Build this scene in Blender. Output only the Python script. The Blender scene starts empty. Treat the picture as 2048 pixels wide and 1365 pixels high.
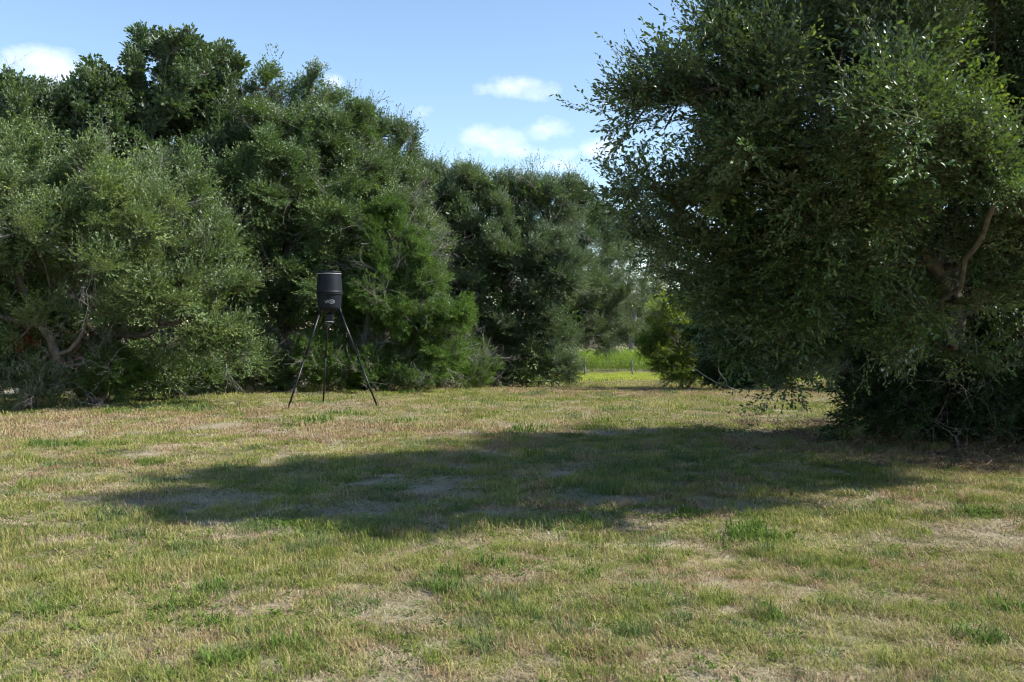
import bpy, math, time
import numpy as np
from mathutils import Vector

T0 = time.time()
R = math.radians
scene = bpy.context.scene
COL = scene.collection

# ------------------------------------------------------------------ camera
CAM_H = 1.55
F = 1991.0                      # focal length in pixels of a 2048 wide frame (35 mm)
HY = 660.0                      # row of the horizon in the 2048 x 1365 frame
cam = bpy.data.cameras.new('camera')
cam.lens = 35.0
cam.sensor_width = 36.0
cam.clip_start = 0.1
cam.clip_end = 6000.0
cam.dof.use_dof = True
cam.dof.focus_distance = 19.0
cam.dof.aperture_fstop = 8.0
camo = bpy.data.objects.new('camera', cam)
camo.location = (0, 0, CAM_H)
camo.rotation_euler = (R(90) - math.atan((682.5 - HY) / F), 0, 0)
COL.objects.link(camo)
scene.camera = camo

# ------------------------------------------------------------------ sky
SUN_AZ = R(96)                  # from +Y towards +X: the sun stands to the right
SUN_EL = R(41)
world = bpy.data.worlds.new('World')
scene.world = world
world.use_nodes = True
wn, wl = world.node_tree.nodes, world.node_tree.links
wn.clear()
def N(t, **kw):
    n = wn.new(t)
    for k, v in kw.items():
        setattr(n, k, v)
    return n
def M(op, a, b=None, c=None, clamp=False):
    n = wn.new('ShaderNodeMath'); n.operation = op; n.use_clamp = clamp
    for i, v in enumerate((a, b, c)):
        if v is None: continue
        if isinstance(v, (int, float)): n.inputs[i].default_value = v
        else: wl.new(v, n.inputs[i])
    return n.outputs[0]
sky = N('ShaderNodeTexSky', sky_type='NISHITA', sun_disc=False)
sky.sun_elevation = SUN_EL
sky.sun_rotation = SUN_AZ
sky.altitude = 100
sky.air_density = 1.0
sky.dust_density = 0.0
sky.ozone_density = 1.6
tc = N('ShaderNodeTexCoord')
sep = N('ShaderNodeSeparateXYZ'); wl.new(tc.outputs['Generated'], sep.inputs[0])
az = M('ARCTAN2', sep.outputs[0], sep.outputs[1])
el = M('ARCSINE', sep.outputs[2])
PER = 2 * math.pi / 6           # the same fair weather clouds go on all round the sky
azw = M('WRAP', az, PER / 2, -PER / 2)
cmb = N('ShaderNodeCombineXYZ'); wl.new(azw, cmb.inputs[0]); wl.new(el, cmb.inputs[1])
def noise(scale, detail, rough, sx=1.0):
    mp = N('ShaderNodeMapping'); mp.inputs['Scale'].default_value = (sx, 1, 1)
    wl.new(cmb.outputs[0], mp.inputs[0])
    n = N('ShaderNodeTexNoise'); n.inputs['Scale'].default_value = scale
    n.inputs['Detail'].default_value = detail; n.inputs['Roughness'].default_value = rough
    wl.new(mp.outputs[0], n.inputs['Vector'])
    return n.outputs['Fac']
n1 = noise(26, 5, 0.62, 0.75)
# clouds: (pixel x, pixel y, half width, half height, strength)
CL = [(110, 140, 110, 40, 1.0), (-60, 160, 140, 44, 1.0), (215, 170, 60, 50, .8), (665, 167, 34, 24, .7),
      (1035, 180, 120, 30, .78), (985, 277, 90, 34, .9), (1090, 262, 70, 32, .72), (935, 305, 80, 26, .62),
      (1040, 306, 90, 24, .72), (1200, 295, 52, 30, 1.0), (1130, 306, 44, 24, .65), (845, 228, 34, 24, .6),
      (1110, 332, 90, 22, .6), (1340, 480, 90, 50, .8)]
def VM(op, a, b=None, c=None):
    n = wn.new('ShaderNodeVectorMath'); n.operation = op
    for i_, v_ in enumerate((a, b, c)):
        if v_ is None: continue
        if isinstance(v_, tuple): n.inputs[i_].default_value = v_
        else: wl.new(v_, n.inputs[i_])
    return n
near = None
for (px, py, rx, ry, s) in CL:
    a0 = math.atan((px - 1024) / F); e0 = math.atan((HY - py) / F * math.cos(a0))
    rx, ry = rx * .86, ry * .86
    q = VM('MULTIPLY_ADD', cmb.outputs[0], (F / rx * .92, F / ry * .92, 0), (-a0 * F / rx * .92, -e0 * F / ry * .92, 0)).outputs['Vector']
    r2 = M('ADD', VM('DOT_PRODUCT', q, q).outputs['Value'], 1.1 * (1 - s))
    near = r2 if near is None else M('SMOOTH_MIN', near, r2, .25)
total = M('ADD', M('MULTIPLY', M('SUBTRACT', 1.0, near), .9), M('MULTIPLY', M('SUBTRACT', n1, .5), 3.0))
total = M('MULTIPLY', M('POWER', M('MULTIPLY', total, .85, clamp=True), 1.2), M('SUBTRACT', 2.2, near, clamp=True))
cloudc = N('ShaderNodeRGB'); cloudc.outputs[0].default_value = (7.2, 7.3, 7.9, 1)
mixc = N('ShaderNodeMix', data_type='RGBA')
wl.new(M('MULTIPLY', total, 0.54), mixc.inputs[0]); wl.new(sky.outputs[0], mixc.inputs[6]); wl.new(cloudc.outputs[0], mixc.inputs[7])
bg = N('ShaderNodeBackground'); bg.inputs[1].default_value = 0.11
wl.new(mixc.outputs[2], bg.inputs[0])
world.cycles.sampling_method = 'NONE'
wo = N('ShaderNodeOutputWorld'); wl.new(bg.outputs[0], wo.inputs[0])

# ------------------------------------------------------------------ sun and exposure
sl = bpy.data.lights.new('sun', 'SUN')
sl.energy = 4.6
sl.angle = R(0.55)
sl.color = (1.0, 0.94, 0.84)
so = bpy.data.objects.new('sun', sl)
sd = Vector((math.sin(SUN_AZ) * math.cos(SUN_EL), math.cos(SUN_AZ) * math.cos(SUN_EL), math.sin(SUN_EL)))
so.rotation_euler = sd.to_track_quat('Z', 'Y').to_euler()
so.location = (30, 10, 30)
COL.objects.link(so)
scene.view_settings.view_transform = 'Standard'
scene.view_settings.look = 'None'
scene.view_settings.gamma = 1.0
scene.view_settings.exposure = 1.05
cy = scene.cycles
cy.max_bounces = 4; cy.diffuse_bounces = 3; cy.glossy_bounces = 1; cy.transmission_bounces = 2; cy.transparent_max_bounces = 2
cy.sample_clamp_indirect = 3.0
cy.use_denoising = True; cy.denoiser = 'OPENIMAGEDENOISE'; cy.denoising_input_passes = 'RGB_ALBEDO_NORMAL'; cy.denoising_prefilter = 'ACCURATE'
cy.sample_clamp_direct = 6.0
cy.pixel_filter_type = 'BLACKMAN_HARRIS'; cy.filter_width = 1.1
cy.use_adaptive_sampling = True; cy.adaptive_threshold = 0.018; cy.adaptive_min_samples = 24
cy.caustics_reflective = False; cy.caustics_refractive = False

# ------------------------------------------------------------------ small tools
def vnoise(x, y, wave, seed):
    """smooth value noise in -1..1 for arrays"""
    g = np.random.RandomState(seed).rand(64, 64) * 2 - 1
    u, v = np.asarray(x, float) / wave, np.asarray(y, float) / wave
    i, j = np.floor(u).astype(int), np.floor(v).astype(int)
    fu, fv = u - i, v - j
    fu = fu * fu * (3 - 2 * fu); fv = fv * fv * (3 - 2 * fv)
    a = g[i % 64, j % 64]; b = g[(i + 1) % 64, j % 64]; c = g[i % 64, (j + 1) % 64]; d = g[(i + 1) % 64, (j + 1) % 64]
    return (a * (1 - fu) + b * fu) * (1 - fv) + (c * (1 - fu) + d * fu) * fv
def fbm(x, y, wave, seed, octs=3):
    s, t, amp = 0, 0, 1.0
    for k in range(octs):
        s = s + amp * vnoise(np.asarray(x) + 17.3 * k, np.asarray(y) - 9.1 * k, wave / 2 ** k, seed + k); t += amp; amp *= .55
    return s / t
_cy = [-60, 0, 8, 17, 20, 30, 50, 70, 80, 110, 200, 1500, 5000]
_cz = [0, 0, .02, .17, .17, -.2, -1.0, -1.85, -1.9, -1.7, -1.0, 0, 0]
_ty = np.arange(-60, 300, .25)
_k = np.exp(-.5 * (np.arange(-20, 21) / 8.0) ** 2); _k /= _k.sum()
_tz = np.convolve(np.pad(np.interp(_ty, _cy, _cz), 20, 'edge'), _k, 'valid')
def gz(x, y):
    x = np.asarray(x, float); y = np.asarray(y, float)
    z = np.where(y < 299, np.interp(y, _ty, _tz), np.interp(y, _cy, _cz))
    z = z - np.clip((-x - 3) * .022, 0, .5) * np.clip((y - 6) / 10, 0, 1)
    near = np.clip(1 - (y - 40) / 40, 0, 1)
    z = z + near * (.035 * vnoise(x, y, 2.6, 3) + .018 * vnoise(x, y, 1.1, 5) + .008 * vnoise(x, y, .35, 7))
    return z
def px2ground(px, py):
    d = 12.0
    for _ in range(60):
        x = (px - 1024) / F * d
        d = .5 * d + .5 * F * (CAM_H - float(gz(x, d))) / (py - HY)
    return (px - 1024) / F * d, d
def at(px, py, d):
    return np.array([(px - 1024) / F * d, d, CAM_H + (HY - py) / F * d])

def new_obj(name, verts, faces, mat=None, parent=None, smooth=False):
    me = bpy.data.meshes.new(name)
    me.from_pydata([tuple(v) for v in verts], [], [tuple(f) for f in faces])
    if mat is not None:
        for m in (mat if isinstance(mat, (list, tuple)) else [mat]): me.materials.append(m)
    if smooth:
        me.polygons.foreach_set('use_smooth', [True] * len(me.polygons))
    o = bpy.data.objects.new(name, me); COL.objects.link(o)
    if parent is not None: o.parent = parent
    return o
def tag(o, label=None, cat=None, group=None, kind=None):
    if label: o['label'] = label
    if cat: o['category'] = cat
    if group: o['group'] = group
    if kind: o['kind'] = kind
    return o
def empty(name, loc):
    e = bpy.data.objects.new(name, None); e.location = loc; e.empty_display_size = .2; COL.objects.link(e); return e

# ------------------------------------------------------------------ materials
def material(name):
    m = bpy.data.materials.new(name); m.use_nodes = True
    nt = m.node_tree; nt.nodes.clear()
    return m, nt
def mk(nt, t, ins=None, **kw):
    n = nt.nodes.new(t)
    for k, v in kw.items(): setattr(n, k, v)
    for k, v in (ins or {}).items():
        if isinstance(v, bpy.types.NodeSocket): nt.links.new(v, n.inputs[k])
        else: n.inputs[k].default_value = v
    return n
def ramp(nt, fac, stops):
    n = nt.nodes.new('ShaderNodeValToRGB')
    while len(n.color_ramp.elements) < len(stops): n.color_ramp.elements.new(.5)
    for e, (p, c) in zip(n.color_ramp.elements, stops):
        e.position = p; e.color = (*c, 1)
    nt.links.new(fac, n.inputs[0])
    return n.outputs[0]
def mixrgb(nt, fac, a, b, blend='MIX'):
    n = nt.nodes.new('ShaderNodeMix'); n.data_type = 'RGBA'; n.blend_type = blend
    for i, v in ((0, fac), (6, a), (7, b)):
        if isinstance(v, bpy.types.NodeSocket): nt.links.new(v, n.inputs[i])
        elif i == 0: n.inputs[0].default_value = v
        else: n.inputs[i].default_value = (*v, 1)
    return n.outputs[2]
def math_(nt, op, a, b=0.0, clamp=False):
    n = nt.nodes.new('ShaderNodeMath'); n.operation = op; n.use_clamp = clamp
    for i, v in enumerate((a, b)):
        if isinstance(v, bpy.types.NodeSocket): nt.links.new(v, n.inputs[i])
        else: n.inputs[i].default_value = v
    return n.outputs[0]

def leaf_mat(name, cols, under, rough=.42, trans=.22, tcol=None, spec=.42, clump=1.4, gain=1.55):
    """two sided leaf: glossy upper face, paler matt underside, thin enough to let some light through"""
    m, nt = material(name)
    cols = [(q, tuple(w * gain for w in c)) for q, c in cols]; under = tuple(w * gain * .85 for w in under)
    lr = mk(nt, 'ShaderNodeAttribute', attribute_name='lr').outputs['Fac']
    ti = mk(nt, 'ShaderNodeAttribute', attribute_name='tint', attribute_type='INSTANCER').outputs['Fac']
    geo = mk(nt, 'ShaderNodeNewGeometry')
    f = math_(nt, 'ADD', math_(nt, 'MULTIPLY', lr, .5), ti, True)
    top = ramp(nt, f, cols)
    base = mixrgb(nt, math_(nt, 'MULTIPLY', geo.outputs['Backfacing'], .8), top, under)
    df = mk(nt, 'ShaderNodeBsdfDiffuse', {'Color': base})
    gl = mk(nt, 'ShaderNodeBsdfGlossy', {'Color': (.85, .9, .95, 1), 'Roughness': rough})
    fr = mk(nt, 'ShaderNodeFresnel', {'IOR': 1.0 + spec * .9}).outputs[0]
    fr = math_(nt, 'MULTIPLY', fr, math_(nt, 'SUBTRACT', 1.0, math_(nt, 'MULTIPLY', geo.outputs['Backfacing'], .75)))
    p = mk(nt, 'ShaderNodeMixShader', {0: fr, 1: df.outputs[0], 2: gl.outputs[0]})
    tc_ = mixrgb(nt, 1.0, top, tcol or (1.5, 1.6, .5), 'MULTIPLY')
    t = mk(nt, 'ShaderNodeBsdfTranslucent', {'Color': tc_})
    mx = mk(nt, 'ShaderNodeMixShader', {0: trans, 1: p.outputs[0], 2: t.outputs[0]})
    mk(nt, 'ShaderNodeOutputMaterial', {0: mx.outputs[0]})
    return m
def bark_mat(name, a, b, scale=14):
    m, nt = material(name)
    tcn = mk(nt, 'ShaderNodeTexCoord').outputs['Object']
    mp = mk(nt, 'ShaderNodeMapping', {'Vector': tcn, 'Scale': (1, 1, .25)}).outputs[0]
    nz = mk(nt, 'ShaderNodeTexNoise', {'Vector': mp, 'Scale': scale, 'Detail': 6.0, 'Roughness': .65}).outputs['Fac']
    c = ramp(nt, nz, [(.3, a), (.7, b)])
    bp = mk(nt, 'ShaderNodeBump', {'Height': nz, 'Strength': .8, 'Distance': .02}).outputs[0]
    p = mk(nt, 'ShaderNodeBsdfPrincipled', {'Base Color': c, 'Roughness': .9, 'Specular IOR Level': .2, 'Normal': bp})
    mk(nt, 'ShaderNodeOutputMaterial', {0: p.outputs[0]})
    return m

BARK = bark_mat('bark', (.05, .042, .034), (.19, .165, .14))
BARK_PALE = bark_mat('pale_bark', (.08, .073, .065), (.24, .22, .20))
DEAD = bark_mat('dead_wood', (.16, .145, .13), (.36, .335, .31), 20)
STEM = bark_mat('stem', (.07, .06, .035), (.16, .14, .08), 30)

LIVE = leaf_mat('live_oak_leaf', [(0, (.018, .036, .013)), (.45, (.034, .062, .017)), (.8, (.064, .098, .022)), (1, (.13, .155, .035))], (.10, .125, .07), rough=.36, trans=.26, gain=1.7, spec=.5)
LIVE_FAR = leaf_mat('oak_leaf', [(0, (.022, .042, .011)), (.45, (.042, .080, .016)), (.8, (.080, .122, .022)), (1, (.15, .17, .04))], (.09, .13, .055), rough=.55, trans=.28, clump=.8)
POST = leaf_mat('post_oak_leaf', [(0, (.020, .040, .016)), (.5, (.038, .068, .022)), (.85, (.07, .10, .025)), (1, (.14, .13, .04))], (.08, .11, .06), rough=.55, trans=.26, clump=.7, gain=1.6)
SMALL = leaf_mat('small_oak_leaf', [(0, (.030, .054, .016)), (.45, (.060, .099, .025)), (.8, (.108, .146, .035)), (1, (.185, .205, .052))], (.105, .145, .064), rough=.55, trans=.28, clump=.7)
GREY = leaf_mat('grey_green_leaf', [(0, (.028, .052, .022)), (.5, (.052, .086, .032)), (.85, (.088, .125, .044)), (1, (.14, .17, .06))], (.10, .14, .075), rough=.55, trans=.25, clump=.7)
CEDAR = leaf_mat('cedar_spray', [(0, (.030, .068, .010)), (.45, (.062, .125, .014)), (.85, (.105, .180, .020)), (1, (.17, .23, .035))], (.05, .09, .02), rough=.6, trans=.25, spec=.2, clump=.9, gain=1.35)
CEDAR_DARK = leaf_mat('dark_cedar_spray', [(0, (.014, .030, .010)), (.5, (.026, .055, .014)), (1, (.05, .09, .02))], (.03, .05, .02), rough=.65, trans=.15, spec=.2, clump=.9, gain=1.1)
YELLOW = leaf_mat('yellow_green_leaf', [(0, (.07, .12, .015)), (.5, (.14, .19, .02)), (1, (.24, .26, .03))], (.15, .18, .05), rough=.5, trans=.4, gain=1.35)
RED = leaf_mat('red_leaf', [(0, (.20, .035, .015)), (.6, (.34, .07, .02)), (1, (.42, .14, .03))], (.25, .08, .04), rough=.5, trans=.3, gain=1.0)
WEED = leaf_mat('weed_leaf', [(0, (.10, .18, .02)), (.5, (.20, .29, .03)), (1, (.36, .38, .04))], (.2, .27, .05), rough=.55, trans=.4, spec=.2, clump=.15, gain=1.0)
FAR_LEAF = leaf_mat('far_leaf', [(0, (.05, .085, .03)), (.5, (.08, .12, .035)), (1, (.14, .17, .05))], (.1, .13, .06), rough=.55, trans=.3, clump=.3, gain=1.0)

def blade_mat(name, cols, trans=.3, spec=.2):
    m, nt = material(name)
    lr = mk(nt, 'ShaderNodeAttribute', attribute_name='lr').outputs['Fac']
    oi = mk(nt, 'ShaderNodeObjectInfo').outputs['Random']
    f = math_(nt, 'ADD', math_(nt, 'MULTIPLY', lr, .65), math_(nt, 'MULTIPLY', oi, .35), True)
    cols = [(q, (c_[0] * .96, c_[1] * .95, c_[2] * .95)) for q, c_ in cols]
    c = ramp(nt, f, cols)
    p = mk(nt, 'ShaderNodeBsdfDiffuse', {'Color': c})
    t = mk(nt, 'ShaderNodeBsdfTranslucent', {'Color': c})
    mx = mk(nt, 'ShaderNodeMixShader', {0: trans, 1: p.outputs[0], 2: t.outputs[0]})
    mk(nt, 'ShaderNodeOutputMaterial', {0: mx.outputs[0]})
    return m
G_GREEN = blade_mat('green_blade', [(0, (.105, .155, .030)), (.4, (.18, .23, .048)), (.7, (.28, .305, .085)), (1, (.44, .40, .20))])
G_YELL = blade_mat('yellow_green_blade', [(0, (.25, .255, .075)), (.5, (.38, .355, .13)), (1, (.53, .465, .25))])
G_DRY = blade_mat('straw_blade', [(0, (.22, .175, .10)), (.5, (.39, .33, .205)), (1, (.58, .51, .35))], .2)
G_THATCH = blade_mat('thatch_blade', [(0, (.16, .13, .075)), (.5, (.32, .275, .165)), (1, (.50, .44, .29))], .1)
G_RED = blade_mat('rusty_blade', [(0, (.20, .135, .075)), (.5, (.35, .25, .145)), (1, (.49, .39, .25))], .2)
G_LUSH = blade_mat('lush_blade', [(0, (.07, .135, .028)), (.6, (.125, .20, .045)), (1, (.21, .27, .07))])
G_FIELD = blade_mat('field_blade', [(0, (.25, .33, .045)), (.5, (.38, .44, .07)), (1, (.50, .51, .13))], .4)
G_BLUE = blade_mat('blue_green_blade', [(0, (.10, .155, .06)), (.6, (.16, .22, .085)), (1, (.26, .29, .13))])

# ------------------------------------------------------------------ leafy twig prototypes (kept out of the scene, drawn by the crowns)
class MB:
    def __init__(s): s.v, s.f, s.m, s.r = [], [], [], []
    def face(s, pts, mat, r):
        n = len(s.v); s.v += [tuple(p) for p in pts]; s.f.append(tuple(range(n, n + len(pts)))); s.m.append(mat); s.r.append(r)
    def stem(s, a, b, ra, rb, mat=1, k=3):
        a = np.asarray(a, float); b = np.asarray(b, float)
        t = b - a; t /= np.linalg.norm(t) + 1e-9
        u = np.cross(t, (0, 0, 1) if abs(t[2]) < .9 else (1, 0, 0)); u /= np.linalg.norm(u); w = np.cross(t, u)
        n = len(s.v)
        for c, r in ((a, ra), (b, rb)):
            for q in range(k):
                an = 2 * math.pi * q / k
                s.v.append(tuple(c + r * (math.cos(an) * u + math.sin(an) * w)))
        for q in range(k):
            s.f.append((n + q, n + (q + 1) % k, n + k + (q + 1) % k, n + k + q)); s.m.append(mat); s.r.append(.5)
    def proto(s, name, mats):
        me = bpy.data.meshes.new(name); me.from_pydata(s.v, [], s.f)
        for m in mats: me.materials.append(m)
        me.polygons.foreach_set('material_index', s.m)
        a = me.attributes.new('lr', 'FLOAT', 'FACE'); a.data.foreach_set('value', s.r)
        return bpy.data.objects.new(name, me)
def unit(v): return v / (np.linalg.norm(v) + 1e-9)
def add_leaf(mb, base, d, up, L, W, detail, r, mat=0):
    d = unit(d); s = unit(np.cross(d, up)); n = np.cross(s, d)
    fold = .12 * W
    if detail == 1:
        tip = base + d * L - n * .06 * L
        l = base + d * L * .5 - s * W * .5 + n * fold; rr = base + d * L * .5 + s * W * .5 + n * fold
        mb.face([base, rr, tip, l], mat, r)
    else:
        tip = base + d * L - n * .10 * L
        c = base + d * L * .5 + n * .03 * L
        pts = [(.28, .42), (.66, .46)]
        lf = [base + d * L * a - s * W * b + n * fold for a, b in pts]
        rt = [base + d * L * a + s * W * b + n * fold for a, b in pts]
        mb.face([base, rt[0], rt[1], tip, c], mat, r)
        mb.face([base, c, tip, lf[1], lf[0]], mat, min(1, r + .04))
def twig(rng, L, nshoot, leaf, nleaf, detail=1, wratio=.42, spread=.9, tilt=.7, stem_r=.0022, ends=0.0, upturn=.25):
    """a leafy shoot along +Y with side shoots, leaf faces mostly up (+Z)"""
    mb = MB()
    shoots = [(np.zeros(3), np.array([0, 1.0, 0]), L)]
    for k in range(nshoot):
        f = .12 + .78 * (k + rng.rand() * .6) / nshoot
        sd = 1 if k % 2 else -1
        d = unit(np.array([sd * spread * (.6 + .6 * rng.rand()), .75, rng.randn() * .35 + .1]))
        shoots.append((np.array([0, f * L, .05 * L * math.sin(f * 3)]), d, L * (.62 - .35 * f) * (.8 + .5 * rng.rand())))
    per = max(3, int(nleaf / sum(s[2] for s in shoots) * 1.0 * 1000)) / 1000.0
    for (o, d, l) in shoots:
        ns = 3; p = o.copy(); dd = d.copy(); pts = [p.copy()]
        for q in range(ns):
            dd = unit(dd + rng.randn(3) * .13 + np.array([0, 0, upturn * .3])); p = p + dd * l / ns; pts.append(p.copy())
        for q in range(ns):
            mb.stem(pts[q], pts[q + 1], stem_r * (1 - .25 * q) * (1 if o is shoots[0][0] else .7), stem_r * (.75 - .25 * q) * (1 if o is shoots[0][0] else .7))
        n = max(3, int(round(nleaf * l / sum(s[2] for s in shoots))))
        for q in range(n):
            f = (q + .5 * rng.rand()) / n
            f = .08 + .92 * (f ** (1 - ends))
            seg = min(ns - 1, int(f * ns)); fr = f * ns - seg
            b = pts[seg] * (1 - fr) + pts[seg + 1] * fr
            t = unit(pts[seg + 1] - pts[seg])
            an = q * 2.4 + rng.rand() * .8
            side = unit(np.cross(t, (0, 0, 1)))
            out = math.cos(an) * side + math.sin(an) * np.cross(side, t) * .6
            ld = unit(out * (1.0 - .55 * f) + t * (.55 + .5 * f) + rng.randn(3) * .22)
            up = unit(np.array([0, 0, 1.0]) + rng.randn(3) * tilt * .6)
            s = leaf * (.5 + .75 * rng.rand()) * (1 - .2 * f)
            add_leaf(mb, b, ld, up, s, s * wratio * (.85 + .3 * rng.rand()), detail, rng.rand())
    return mb
def cedar_twig(rng, L, nshoot, per, ll):
    mb = MB(); mb.stem((0, 0, 0), (0, L, .02), .004, .001)
    for k in range(nshoot):
        f = .05 + .95 * k / nshoot
        sd = 1 if k % 2 else -1
        o = np.array([0, f * L, .02 * f]); l = L * (.55 - .38 * f) * (.7 + .6 * rng.rand())
        d = unit(np.array([sd * .8, .75, rng.randn() * .45]))
        mb.stem(o, o + d * l, .002, .0008)
        for q in range(per):
            g = (q + rng.rand()) / per
            ld = unit(d + rng.randn(3) * .55 + np.array([0, .2, .1]))
            add_leaf(mb, o + d * l * g, ld, unit(rng.randn(3) + np.array([0, 0, .6])), ll * (.6 + .7 * rng.rand()), ll * .2, 1, rng.rand())
    return mb
def bare_twig(rng, L, n):
    mb = MB()
    def br(p, d, l, r, lev):
        k = 3
        for q in range(k):
            d = unit(d + rng.randn(3) * .2); e = p + d * l / k
            mb.stem(p, e, r * (1 - q * .22), r * (.78 - q * .22), 0); p = e
            if lev < 2:
                for _ in range(n):
                    br(p, unit(d + rng.randn(3) * .65), l * (.35 + .3 * rng.rand()), r * .5, lev + 1)
    br(np.zeros(3), np.array([0, 1.0, 0]), L, .006, 0)
    return mb
def grass_clump(rng, n, rad, h, w, lean=.5, segs=2):
    mb = MB()
    for k in range(n):
        a = rng.rand() * 6.283; rr = rad * math.sqrt(rng.rand())
        b = np.array([rr * math.cos(a), rr * math.sin(a), -.006])
        a2 = rng.rand() * 6.283; ln = lean * (.3 + rng.rand())
        d = np.array([math.cos(a2), math.sin(a2), 0]); s = np.array([-d[1], d[0], 0]) * w * (.6 + .7 * rng.rand()) * .5
        hh = h * (.45 + .75 * rng.rand()); r = rng.rand()
        m = b + np.array([0, 0, hh * .55]) + d * hh * ln * .35
        t = b + np.array([0, 0, hh * (1 - .35 * ln)]) + d * hh * ln
        mb.face([b - s, b + s, m + s * .8, m - s * .8], 0, r)
        mb.face([m - s * .8, m + s * .8, t], 0, min(1, r + .05))
    return mb

rg = np.random.RandomState(11)
SP = {}
SP['live'] = [twig(rg, .46, 8, .053, 92, 2, .44, stem_r=.0026).proto('live_oak_twig', [LIVE, STEM]) for _ in range(4)]
SP['oak'] = [twig(rg, .50, 8, .066, 96, 1, .50).proto('oak_twig', [LIVE_FAR, STEM]) for _ in range(4)]
SP['post'] = [twig(rg, .46, 6, .11, 64, 1, .55, ends=.45).proto('post_oak_twig', [POST, STEM]) for _ in range(4)]
SP['small'] = [twig(rg, .50, 9, .062, 115, 1, .50, spread=.8, upturn=.4).proto('small_leaf_twig', [SMALL, STEM]) for _ in range(4)]
SP['grey'] = [twig(rg, .52, 10, .055, 150, 1, .40, spread=.7, upturn=.4).proto('grey_leaf_twig', [GREY, STEM]) for _ in range(4)]
SP['cedar'] = [cedar_twig(rg, .42, 16, 15, .055).proto('cedar_twig', [CEDAR, STEM]) for _ in range(4)]
SP['dark'] = [cedar_twig(rg, .45, 16, 15, .06).proto('dark_cedar_twig', [CEDAR_DARK, STEM]) for _ in range(4)]
SP['yellow'] = [twig(rg, .45, 5, .10, 40, 1, .22, tilt=1.0).proto('yellow_leaf_twig', [YELLOW, STEM]) for _ in range(3)]
SP['red'] = [twig(rg, .3, 3, .09, 14, 1, .4, tilt=1.2).proto('red_leaf_twig', [RED, STEM]) for _ in range(2)]
SP['bare'] = [bare_twig(rg, .7, 2).proto('bare_twig', [DEAD]) for _ in range(4)]
SP['far'] = [twig(rg, .9, 6, .16, 60, 1, .55).proto('far_leaf_twig', [FAR_LEAF, STEM]) for _ in range(3)]
SP['weed'] = [twig(rg, 1.0, 6, .13, 70, 1, .3, spread=.45, tilt=1.3).proto('weed_stalk', [WEED, STEM]) for _ in range(3)]

SP['live_spray'] = [twig(rg, .85, 6, .054, 80, 2, .44, spread=.55, stem_r=.0032, upturn=.5).proto('live_oak_shoot', [LIVE, STEM]) for _ in range(4)]
SP['oak_spray'] = [twig(rg, .9, 5, .07, 60, 1, .48, spread=.5, stem_r=.003, upturn=.5).proto('oak_shoot', [LIVE_FAR, STEM]) for _ in range(3)]
SP['small_spray'] = [twig(rg, 1.0, 6, .062, 80, 1, .5, spread=.45, stem_r=.003, upturn=.4).proto('small_leaf_shoot', [SMALL, STEM]) for _ in range(3)]
SP['grey_spray'] = [twig(rg, 1.0, 6, .058, 80, 1, .42, spread=.4, stem_r=.003, upturn=.4).proto('grey_leaf_shoot', [GREY, STEM]) for _ in range(3)]
def gn_group(name, levels):
    """levels: lists of prototypes; the point attribute lvl picks the list, idx one of its members"""
    if not isinstance(levels[0], list): levels = [levels]
    ng = bpy.data.node_groups.new(name, 'GeometryNodeTree')
    ng.interface.new_socket('Geometry', in_out='INPUT', socket_type='NodeSocketGeometry')
    ng.interface.new_socket('Geometry', in_out='OUTPUT', socket_type='NodeSocketGeometry')
    n, l = ng.nodes, ng.links
    gi, go = n.new('NodeGroupInput'), n.new('NodeGroupOutput')
    def attr(nm, ty):
        na = n.new('GeometryNodeInputNamedAttribute'); na.data_type = ty; na.inputs['Name'].default_value = nm
        return na.outputs[0]
    ai, ar, asc, al = attr('idx', 'INT'), attr('rot', 'FLOAT_VECTOR'), attr('scl', 'FLOAT_VECTOR'), attr('lvl', 'INT')
    jn = n.new('GeometryNodeJoinGeometry')
    for k, protos in enumerate(levels):
        g2i = n.new('GeometryNodeGeometryToInstance')
        for p in protos:
            oi = n.new('GeometryNodeObjectInfo'); oi.inputs['Object'].default_value = p
            l.new(oi.outputs['Geometry'], g2i.inputs[0])
        ip = n.new('GeometryNodeInstanceOnPoints')
        l.new(gi.outputs[0], ip.inputs['Points']); l.new(g2i.outputs[0], ip.inputs['Instance'])
        ip.inputs['Pick Instance'].default_value = True
        l.new(ai, ip.inputs['Instance Index']); l.new(ar, ip.inputs['Rotation']); l.new(asc, ip.inputs['Scale'])
        if len(levels) > 1:
            cp = n.new('FunctionNodeCompare'); cp.data_type = 'INT'; cp.operation = 'EQUAL'
            l.new(al, [q for q in cp.inputs if q.enabled and q.name == 'A'][0]); [q for q in cp.inputs if q.enabled and q.name == 'B'][0].default_value = k
            l.new(cp.outputs[0], ip.inputs['Selection'])
        l.new(ip.outputs[0], jn.inputs[0])
    l.new(jn.outputs[0], go.inputs[0])
    return ng
GN = {k: gn_group(k + '_scatter', v) for k, v in SP.items()}

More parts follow.
